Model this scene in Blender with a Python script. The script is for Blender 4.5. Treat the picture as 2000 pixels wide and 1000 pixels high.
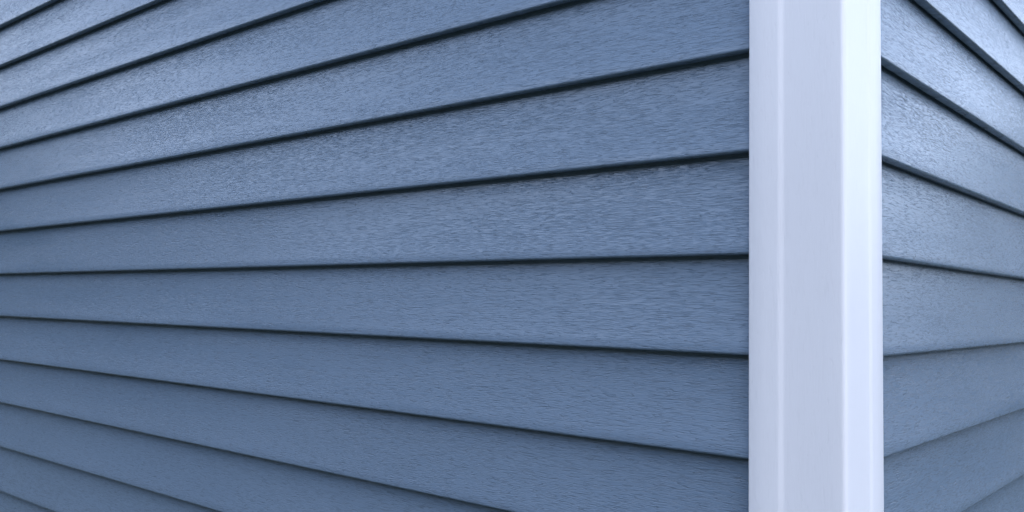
import bpy, math, random
from mathutils import Matrix, Vector, noise

S = bpy.context.scene
C = S.collection
for o in list(bpy.data.objects):
    bpy.data.objects.remove(o)

U = 0.1143                      # one course of siding (metres)
CAM_Z = 1.5
# the outer corner of the house stands at the origin: the long wall runs to -X and faces -Y,
# the short wall runs to +Y and faces +X

# ------------------------------------------------------------------ camera
cam = bpy.data.cameras.new('camera')
cam.sensor_width = 36.0
cam.lens = 1757.3 / 2000 * 36.0
cam.clip_start = 0.02
cam.clip_end = 2000
cam.dof.use_dof = True
cam.dof.focus_distance = 1.05
cam.dof.aperture_fstop = 22
co = bpy.data.objects.new('camera', cam)
C.objects.link(co)
pitch, roll, yaw = 0.0539, 0.0159, 0.8601
d1 = Vector((-1, 0, 0)); d2 = Vector((0, 1, 0)); up0 = Vector((0, 0, 1))
fw0 = d1 * math.cos(yaw) + d2 * math.sin(yaw)
rt0 = -d1 * math.sin(yaw) + d2 * math.cos(yaw)
fw = fw0 * math.cos(pitch) + up0 * math.sin(pitch)
up = up0 * math.cos(pitch) - fw0 * math.sin(pitch)
rt = rt0 * math.cos(roll) + up * math.sin(roll)
u2 = -rt0 * math.sin(roll) + up * math.cos(roll)
bk = -fw
m = Matrix((rt, u2, bk)).transposed().to_4x4()
m.translation = Vector((3.0526 * U, -8.1665 * U, CAM_Z))
co.matrix_world = m
S.camera = co

# ------------------------------------------------------------------ light
SUN_DIR = Vector((0.4581, -0.3452, 0.8192)).normalized()      # towards the sun
el = math.asin(SUN_DIR.z)
az = math.atan2(SUN_DIR.x, SUN_DIR.y)
w = bpy.data.worlds.new('World')
S.world = w
w.use_nodes = True
nt = w.node_tree
bg = nt.nodes['Background']
sky = nt.nodes.new('ShaderNodeTexSky')
sky.sky_type = 'NISHITA'
sky.sun_disc = False
sky.sun_elevation = el
sky.sun_rotation = az
sky.air_density = 1.0
sky.dust_density = 0.6
sky.ozone_density = 2.0
# broken bright cloud all round, denser towards the horizon
tcw = nt.nodes.new('ShaderNodeTexCoord')
sep = nt.nodes.new('ShaderNodeSeparateXYZ')
nt.links.new(tcw.outputs['Generated'], sep.inputs[0])


def wm(op, a, b, c=None, clamp=False):
    n = nt.nodes.new('ShaderNodeMath')
    n.operation = op
    n.use_clamp = clamp
    for i, v in enumerate((a, b, c)):
        if v is None:
            continue
        if isinstance(v, (int, float)):
            n.inputs[i].default_value = v
        else:
            nt.links.new(v, n.inputs[i])
    return n.outputs[0]


zz_ = wm('ADD', wm('MAXIMUM', sep.outputs[2], 0.0), 0.22)
cx_ = wm('DIVIDE', sep.outputs[0], zz_)
cy_ = wm('DIVIDE', sep.outputs[1], zz_)
cmb = nt.nodes.new('ShaderNodeCombineXYZ')
nt.links.new(cx_, cmb.inputs[0])
nt.links.new(cy_, cmb.inputs[1])
cn = nt.nodes.new('ShaderNodeTexNoise')
cn.inputs['Scale'].default_value = 1.1
cn.inputs['Detail'].default_value = 6
nt.links.new(cmb.outputs[0], cn.inputs['Vector'])
cov = wm('MULTIPLY_ADD', cn.outputs['Fac'], 3.0, -1.35, clamp=True)
low = wm('SUBTRACT', 1.0, wm('MULTIPLY', wm('MAXIMUM', sep.outputs[2], 0.0), 1.7), clamp=True)
fac = wm('MULTIPLY', wm('MULTIPLY_ADD', cov, 0.6, 0.4), wm('MULTIPLY_ADD', low, 0.95, 0.03))
mixc = nt.nodes.new('ShaderNodeMix')
mixc.data_type = 'RGBA'
nt.links.new(fac, mixc.inputs[0])
nt.links.new(sky.outputs[0], mixc.inputs[6])
CLOUD = 24.0
mixc.inputs[7].default_value = (0.84 * CLOUD, 0.92 * CLOUD, 1.12 * CLOUD, 1)
nt.links.new(mixc.outputs[2], bg.inputs[0])
bg.inputs[1].default_value = 0.12
sun = bpy.data.lights.new('sun', 'SUN')
sun.energy = 1.0
sun.angle = math.radians(60.0)
sun.color = (1.0, 0.97, 0.95)
so = bpy.data.objects.new('sun', sun)
so.rotation_euler = SUN_DIR.to_track_quat('Z', 'Y').to_euler()
C.objects.link(so)

S.view_settings.view_transform = 'Standard'
S.view_settings.look = 'None'
S.view_settings.exposure = 1.15
S.view_settings.gamma = 1
S.view_settings.use_curve_mapping = False
S.render.engine = 'CYCLES'


# ------------------------------------------------------------------ helpers
def link(name, me, mat=None, parent=None, smooth=False):
    o = bpy.data.objects.new(name, me)
    C.objects.link(o)
    if mat:
        me.materials.append(mat)
    if parent:
        o.parent = parent
    if smooth:
        for p in me.polygons:
            p.use_smooth = True
        me.set_sharp_from_angle(angle=math.radians(50))
    return o


def box(name, x0, x1, y0, y1, z0, z1, mat, parent=None):
    v = [(x, y, z) for z in (z0, z1) for y in (y0, y1) for x in (x0, x1)]
    f = [(0, 2, 3, 1), (4, 5, 7, 6), (0, 1, 5, 4), (2, 6, 7, 3), (0, 4, 6, 2), (1, 3, 7, 5)]
    me = bpy.data.meshes.new(name)
    me.from_pydata(v, [], f)
    return link(name, me, mat, parent)


def nodes(name):
    m = bpy.data.materials.new(name)
    m.use_nodes = True
    return m, m.node_tree, m.node_tree.nodes['Principled BSDF']


def N(nt, t, **k):
    n = nt.nodes.new(t)
    for a, b in k.items():
        if a.startswith('i_'):
            n.inputs[a[2:].replace('_', ' ')].default_value = b
        else:
            setattr(n, a, b)
    return n


def ramp(nt, src, stops):
    r = nt.nodes.new('ShaderNodeValToRGB')
    e = r.color_ramp.elements
    e[0].position, e[0].color = stops[0][0], (*[stops[0][1]] * 3, 1)
    e[1].position, e[1].color = stops[1][0], (*[stops[1][1]] * 3, 1)
    for p, v in stops[2:]:
        n = e.new(p)
        n.color = (v, v, v, 1)
    nt.links.new(src, r.inputs[0])
    return r.outputs[0]


def math_node(nt, op, a, b, c=None):
    n = nt.nodes.new('ShaderNodeMath')
    n.operation = op
    for i, v in enumerate((a, b, c)):
        if v is None:
            continue
        if isinstance(v, (int, float)):
            n.inputs[i].default_value = v
        else:
            nt.links.new(v, n.inputs[i])
    return n.outputs[0]


def vinyl(name, base, grain_vec, rough, depth, tint_var, fine):
    """embossed wood-grain vinyl"""
    m, nt, b = nodes(name)
    tc = N(nt, 'ShaderNodeTexCoord')
    info = N(nt, 'ShaderNodeObjectInfo')
    off = N(nt, 'ShaderNodeVectorMath', operation='SCALE')
    off.inputs[0].default_value = (13.0, 7.0, 5.0)
    nt.links.new(info.outputs['Random'], off.inputs['Scale'])
    add = N(nt, 'ShaderNodeVectorMath', operation='ADD')
    nt.links.new(tc.outputs['Object'], add.inputs[0])
    nt.links.new(off.outputs[0], add.inputs[1])

    def noisy(scale_vec, sc, det, rough_=0.5, dist=0.0):
        mp = N(nt, 'ShaderNodeMapping')
        mp.inputs['Scale'].default_value = scale_vec
        nt.links.new(add.outputs[0], mp.inputs['Vector'])
        n = N(nt, 'ShaderNodeTexNoise')
        n.inputs['Scale'].default_value = sc
        n.inputs['Detail'].default_value = det
        n.inputs['Roughness'].default_value = rough_
        n.inputs['Distortion'].default_value = dist
        nt.links.new(mp.outputs[0], n.inputs['Vector'])
        return n.outputs['Fac']
    g1 = noisy(grain_vec, fine, 2.0, 0.55)                   # fine embossed streaks
    g2 = noisy([v * (1.7 if v > .5 else 1.0) for v in grain_vec], fine * .5, 1.0)   # longer gouges
    big = noisy((1, 1, 1), 2.2, 2.0)
    cuts = ramp(nt, g1, [(0.37, 0.0), (0.52, 1.0)])
    gou = ramp(nt, g2, [(0.30, 0.0), (0.42, 1.0)])
    zone = ramp(nt, noisy([v * .5 for v in grain_vec], 40, 2.0), [(0.35, 0.35), (0.62, 1.0)])
    h = math_node(nt, 'ADD', math_node(nt, 'MULTIPLY', cuts, 0.7), math_node(nt, 'MULTIPLY', gou, 0.5))
    # hairline pores: thin contour lines of a stretched noise, broken into short dashes
    c3 = noisy([v * (1.0 if v > .5 else 1.1) for v in grain_vec], fine * .30, 1.0)
    rid = math_node(nt, 'ABSOLUTE', math_node(nt, 'SUBTRACT', c3, 0.5), 0)
    line = ramp(nt, rid, [(0.012, 1.0), (0.030, 0.0)])
    brk = ramp(nt, noisy([v * (1.0 if v > .5 else 1.8) for v in grain_vec], fine * .55, 1.0), [(0.46, 0.0), (0.56, 1.0)])
    pore = math_node(nt, 'MULTIPLY', line, brk)
    h = math_node(nt, 'SUBTRACT', math_node(nt, 'MULTIPLY', h, zone), math_node(nt, 'MULTIPLY', pore, 0.8))
    cg = math_node(nt, 'MULTIPLY', math_node(nt, 'MULTIPLY', math_node(nt, 'MULTIPLY_ADD', cuts, 0.45, 0.55), gou),
                   math_node(nt, 'SUBTRACT', 1.0, pore))
    bmp = N(nt, 'ShaderNodeBump')
    bmp.inputs['Strength'].default_value = 1.0
    bmp.inputs['Distance'].default_value = depth
    nt.links.new(h, bmp.inputs['Height'])
    nt.links.new(bmp.outputs[0], b.inputs['Normal'])
    # shading of the embossed grain put into the colour, and a slight patchiness of the colour
    val = math_node(nt, 'MULTIPLY_ADD', cg, tint_var, 1.0 - tint_var)
    val = math_node(nt, 'MULTIPLY', val, math_node(nt, 'MULTIPLY_ADD', big, 0.10, 0.95))
    rnd = math_node(nt, 'MULTIPLY_ADD', info.outputs['Random'], 0.04, 0.98)
    val = math_node(nt, 'MULTIPLY', val, rnd)
    mul = N(nt, 'ShaderNodeVectorMath', operation='SCALE')
    mul.inputs[0].default_value = base
    nt.links.new(val, mul.inputs['Scale'])
    nt.links.new(mul.outputs[0], b.inputs['Base Color'])
    r = math_node(nt, 'MULTIPLY_ADD', big, 0.12, rough - 0.06)
    nt.links.new(r, b.inputs['Roughness'])
    b.inputs['IOR'].default_value = 1.7
    return m


M_side = vinyl('blue_grey_vinyl', (0.138, 0.200, 0.288), (0.075, 0.075, 1.0), 0.22, 0.00022, 0.28, 1000)
M_trim = vinyl('white_vinyl', (0.77, 0.775, 0.83), (1.0, 1.0, 0.06), 0.45, 0.00010, 0.02, 800)

M_sheath, nt_, b_ = nodes('dark_sheathing')
b_.inputs['Base Color'].default_value = (0.05, 0.05, 0.055, 1)
b_.inputs['Roughness'].default_value = 0.9

M_conc, nt_, b_ = nodes('concrete')
n_ = N(nt_, 'ShaderNodeTexNoise'); n_.inputs['Scale'].default_value = 9; n_.inputs['Detail'].default_value = 8
r_ = nt_.nodes.new('ShaderNodeValToRGB')
r_.color_ramp.elements[0].color = (0.22, 0.21, 0.20, 1); r_.color_ramp.elements[1].color = (0.36, 0.35, 0.33, 1)
nt_.links.new(n_.outputs['Fac'], r_.inputs[0]); nt_.links.new(r_.outputs[0], b_.inputs['Base Color'])
b_.inputs['Roughness'].default_value = 0.9

M_ground, nt_, b_ = nodes('lawn')
n_ = N(nt_, 'ShaderNodeTexNoise'); n_.inputs['Scale'].default_value = 1.2; n_.inputs['Detail'].default_value = 10
r_ = nt_.nodes.new('ShaderNodeValToRGB')
r_.color_ramp.elements[0].color = (0.045, 0.055, 0.035, 1); r_.color_ramp.elements[1].color = (0.09, 0.10, 0.065, 1)
tc_ = N(nt_, 'ShaderNodeTexCoord'); nt_.links.new(tc_.outputs['Object'], n_.inputs['Vector'])
nt_.links.new(n_.outputs['Fac'], r_.inputs[0]); nt_.links.new(r_.outputs[0], b_.inputs['Base Color'])
b_.inputs['Roughness'].default_value = 0.95

# ------------------------------------------------------------------ ground
me = bpy.data.meshes.new('ground')
me.from_pydata([(-900, -900, 0), (900, -900, 0), (900, 900, 0), (-900, 900, 0)], [], [(0, 1, 2, 3)])
g = link('ground', me, M_ground)
g['kind'] = 'structure'

# ------------------------------------------------------------------ house
house = bpy.data.objects.new('house', None)
C.objects.link(house)
house['label'] = 'house clad in blue grey lap siding with a white corner post'
house['category'] = 'house'

TOP, BOT = CAM_Z + 11.5 * U, CAM_Z - 10.5 * U
LL, LR = 5.0, 4.0             # lengths of the two walls
POST_P = 0.055 * U            # how far the post stands proud of the laps
POST_W = 0.955 * U            # width of each face of the post
LAP = 0.0163                  # how far each lap stands out from the wall

box('foundation', -LL + .02, -.035, .035, LR - .02, -0.3, BOT, M_conc, house)
wallL = box('wall', -LL, -.026, LAP + .012, LAP + .10, BOT, TOP, M_sheath, house)
wallL['label'] = 'long blue grey sided wall left of the white corner post'
wallR = box('wall', -LAP - .10, -LAP - .012, LAP + .103, LR, BOT, TOP, M_sheath, house)
wallR['label'] = 'short blue grey sided wall right of the white corner post'

# cross-section of one course, (depth behind the lap plane, height), from the hem behind the butt,
# round the lip and up the face to the top tucked behind the next course's butt
R = 0.0021
PROF = [(LAP - .0045, .0085), (LAP - .0042, .0018), (LAP - .0052, .0004), (LAP - .0070, .0)]
PROF += [(LAP * .5, .0), (R * 1.6, .0)]
for k in range(1, 5):
    a = -math.pi / 2 + k / 4 * (math.pi / 2 + .12)
    PROF.append((R - R * math.cos(a) if k else R, R + R * math.sin(a)))
FACE = []
for k in range(1, 15):
    t = k / 14
    # face leans back to the wall, very slightly bellied
    dep = .0001 + (LAP - .0002) * (1 - (1 - t) ** 1.6) - 0.0006 * math.sin(math.pi * t) + .0008 * max(0, (t - .84) / .16) ** 1.5
    FACE.append((dep, R * 1.6 + t * (U + .012 - R * 1.6)))
PROF += FACE


def board(seed, axis, s0, s1, z0, hgt, parent):
    """one lap board running from s0 to s1 (distance from the corner)"""
    rnd = random.Random(seed)
    n = 180
    vs, fs = [], []
    k = len(PROF)
    for i in range(n + 1):
        s = s0 + (s1 - s0) * (i / n) ** 1.6
        sag = .0004 * noise.noise(Vector((s * 1.1, seed * 3.7, 0))) 
        for (d, z) in PROF:
            zz = z * hgt / U if z > .01 else z
            belly = .0011 * noise.noise(Vector((s * 1.6, seed * 1.9, zz * 5))) * math.sin(math.pi * min(1, max(0, zz / U)))
            d_ = d + belly + .0004 * noise.noise(Vector((s * 1.7, seed * 5.1, 4)))
            if axis == 'L':
                vs.append((-s, d_, zz + sag))
            else:
                vs.append((-d_, s, zz + sag))
    for i in range(n):
        for j in range(k - 1):
            a, b = i * k + j, i * k + j + 1
            q = (a, b, b + k, a + k)
            fs.append(q if axis == 'R' else q[::-1])
    me = bpy.data.meshes.new('siding_board')
    me.from_pydata(vs, [], fs)
    o = link('siding_board', me, M_side, parent, smooth=True)
    md = o.modifiers.new('skin', 'SOLIDIFY')
    md.thickness = .0010
    md.offset = -1 
    o.location = (0, 0, z0)
    return o


OFF = {-6: .0219, -5: .0205, -4: -.0096, -3: -.0111, -2: -.0023, -1: -.0112, 0: -.0255, 1: -.0125,
       2: -.0125, 3: .0063, 4: .013, 5: .0231}


def zc(i):
    return CAM_Z + (0.5612 - i + OFF.get(i, 0)) * U


for i in range(-10, 11):
    z0, z1 = zc(i), zc(i - 1)
    board(i + 40, 'L', POST_W - POST_P - .012, LL, z0, z1 - z0, wallL)
    board(i + 90, 'R', POST_W - POST_P - .012, LR, z0, z1 - z0, wallR)

# ------------------------------------------------------------------ corner post
# outline of the left half of its front skin: (distance from corner along the wall, how far in from the post's face)
W = POST_W


def half():
    pts = [(W - .003, .0075), (W - .0006, .0068), (W, .0050), (W, .0016), (W - .0005, .0005), (W - .0016, 0)]
    pts += [(W * .82, .0), (W * .70, .0)]
    # soft ogee step down to the recessed centre panel
    a, b, dep = W * .700, W * .615, .0018
    for k in range(1, 10):
        t = k / 10
        pts.append((a + (b - a) * t, dep * (0.5 - 0.5 * math.cos(math.pi * t))))
    pts.append((W * .605, dep))
    pts.append((W * .40, dep))
    pts.append((W * .2, dep))
    rr = .0055
    pts.append((rr + dep, dep))
    return pts, rr, dep


hp, rr, dep = half()
P = POST_P
loop = [(P - s, -P + d) for s, d in hp]                    # along the left face
for k in range(1, 8):                                      # rounded arris
    a = math.pi / 2 * k / 8
    cx, cy = P - dep - rr, -P + dep + rr
    loop.append((cx + rr * math.sin(a), cy - rr * math.cos(a)))
loop += [(P - d, -P + s) for s, d in reversed(hp)]
nz = 60
vs, fs = [], []
k = len(loop)
for i in range(nz + 1):
    z = BOT - .01 + (TOP - BOT + .02) * i / nz
    wv = .0004 * noise.noise(Vector((z * 1.3, 2, 0)))
    for x, y in loop:
        vs.append((x + wv, y - wv, z))
for i in range(nz):
    for j in range(k - 1):
        a = i * k + j
        fs.append((a, a + 1, a + 1 + k, a + k))
me = bpy.data.meshes.new('corner_post')
me.from_pydata(vs, [], fs)
post = link('corner_post', me, M_trim, house, smooth=True)
post['label'] = 'white fluted vinyl corner post between the two walls'
md = post.modifiers.new('skin', 'SOLIDIFY')
md.thickness = .0012
md.offset = -1

# ------------------------------------------------------------------ unseen trees added to shape the reflections in the vinyl
def mat_noise(name, c0, c1, scale, rough):
    m, nt, b = nodes(name)
    n = N(nt, 'ShaderNodeTexNoise'); n.inputs['Scale'].default_value = scale
    r = nt.nodes.new('ShaderNodeValToRGB')
    r.color_ramp.elements[0].color = (*c0, 1); r.color_ramp.elements[1].color = (*c1, 1)
    tc = N(nt, 'ShaderNodeTexCoord'); nt.links.new(tc.outputs['Object'], n.inputs['Vector'])
    nt.links.new(n.outputs['Fac'], r.inputs[0]); nt.links.new(r.outputs[0], b.inputs['Base Color'])
    b.inputs['Roughness'].default_value = rough
    return m


M_leaf = mat_noise('tree_leaves', (0.03, 0.05, 0.02), (0.07, 0.10, 0.035), 1.5, 0.7)
M_bark = mat_noise('tree_bark', (0.05, 0.04, 0.03), (0.12, 0.10, 0.08), 8, 0.9)


def crown_mesh(seed, h, rad):
    rnd = random.Random(seed)
    vs, fs = [], []
    lobes = []
    for k in range(22):
        a = rnd.uniform(0, 2 * math.pi); r = rad * rnd.uniform(0.1, 0.62)
        lobes.append((Vector((r * math.cos(a), r * math.sin(a), h * rnd.uniform(.06, .86))), rad * rnd.uniform(.3, .48)))
    for c, lr in lobes:
        for k in range(420):
            d = Vector((rnd.gauss(0, 1), rnd.gauss(0, 1), rnd.gauss(0, 1))).normalized() * lr * rnd.uniform(.6, 1.0) ** .5
            p = c + d
            u = Vector((rnd.gauss(0, 1), rnd.gauss(0, 1), rnd.gauss(0, 1))).normalized()
            v = u.cross(Vector((rnd.gauss(0, 1), rnd.gauss(0, 1), rnd.gauss(0, 1)))).normalized()
            sz = rnd.uniform(.10, .2)
            i = len(vs)
            vs += [p - u * sz, p + v * sz * .55, p + u * sz, p - v * sz * .55]
            fs.append((i, i + 1, i + 2, i + 3))
    me = bpy.data.meshes.new('crown')
    me.from_pydata(vs, [], fs)
    me.materials.append(M_leaf)
    return me


def trunk_mesh(h):
    vs, fs = [], []

    def limb(p0, p1, r0, r1):
        ax = (p1 - p0).normalized()
        u = ax.orthogonal().normalized(); v = ax.cross(u)
        i = len(vs)
        for p, r in ((p0, r0), (p1, r1)):
            for k in range(8):
                a = k * math.pi / 4
                vs.append(p + u * r * math.cos(a) + v * r * math.sin(a))
        for k in range(8):
            fs.append((i + k, i + (k + 1) % 8, i + 8 + (k + 1) % 8, i + 8 + k))
    limb(Vector((0, 0, -.1)), Vector((0.1, 0, h * .45)), .22, .15)
    limb(Vector((0.1, 0, h * .44)), Vector((0, .1, h * .8)), .15, .05)
    for k in range(5):
        a = k * 1.3
        limb(Vector((.08, 0, h * (.3 + .06 * k))), Vector((math.cos(a) * h * .22, math.sin(a) * h * .22, h * (.5 + .06 * k))), .08, .03)
    me = bpy.data.meshes.new('trunk')
    me.from_pydata(vs, [], fs)
    me.materials.append(M_bark)
    return me


crowns = [crown_mesh(k, 5.2, 2.3) for k in range(3)]
trunk_me = trunk_mesh(5.2)
rt_ = random.Random(4)
for deg in range(-180, 180, 8):
    low_ = 15 < deg < 120                          # smaller on this side, to leave the right wall brighter sky
    dist = rt_.uniform(17, 21)
    a = math.radians(deg + rt_.uniform(-2, 2))
    t = bpy.data.objects.new('added_tree', None)
    C.objects.link(t)
    t.location = (dist * math.sin(a) - 1, dist * math.cos(a) - 1, 0)
    t.rotation_euler = (0, 0, rt_.uniform(0, 6.28))
    f = rt_.uniform(1.15, 1.45)
    if low_:
        f *= .5
    t.scale = (f, f, f)
    t['label'] = ('small bushy tree added out of view for the siding to reflect' if low_
                  else 'tall leafy green tree added out of view to darken reflections in the siding')
    t['category'] = 'tree'
    t['group'] = 'small trees added for reflections' if low_ else 'tall trees added for reflections'
    for nm, me_ in (('trunk', trunk_me), ('crown', rt_.choice(crowns))):
        o = bpy.data.objects.new(nm, me_)
        C.objects.link(o)
        o.parent = t
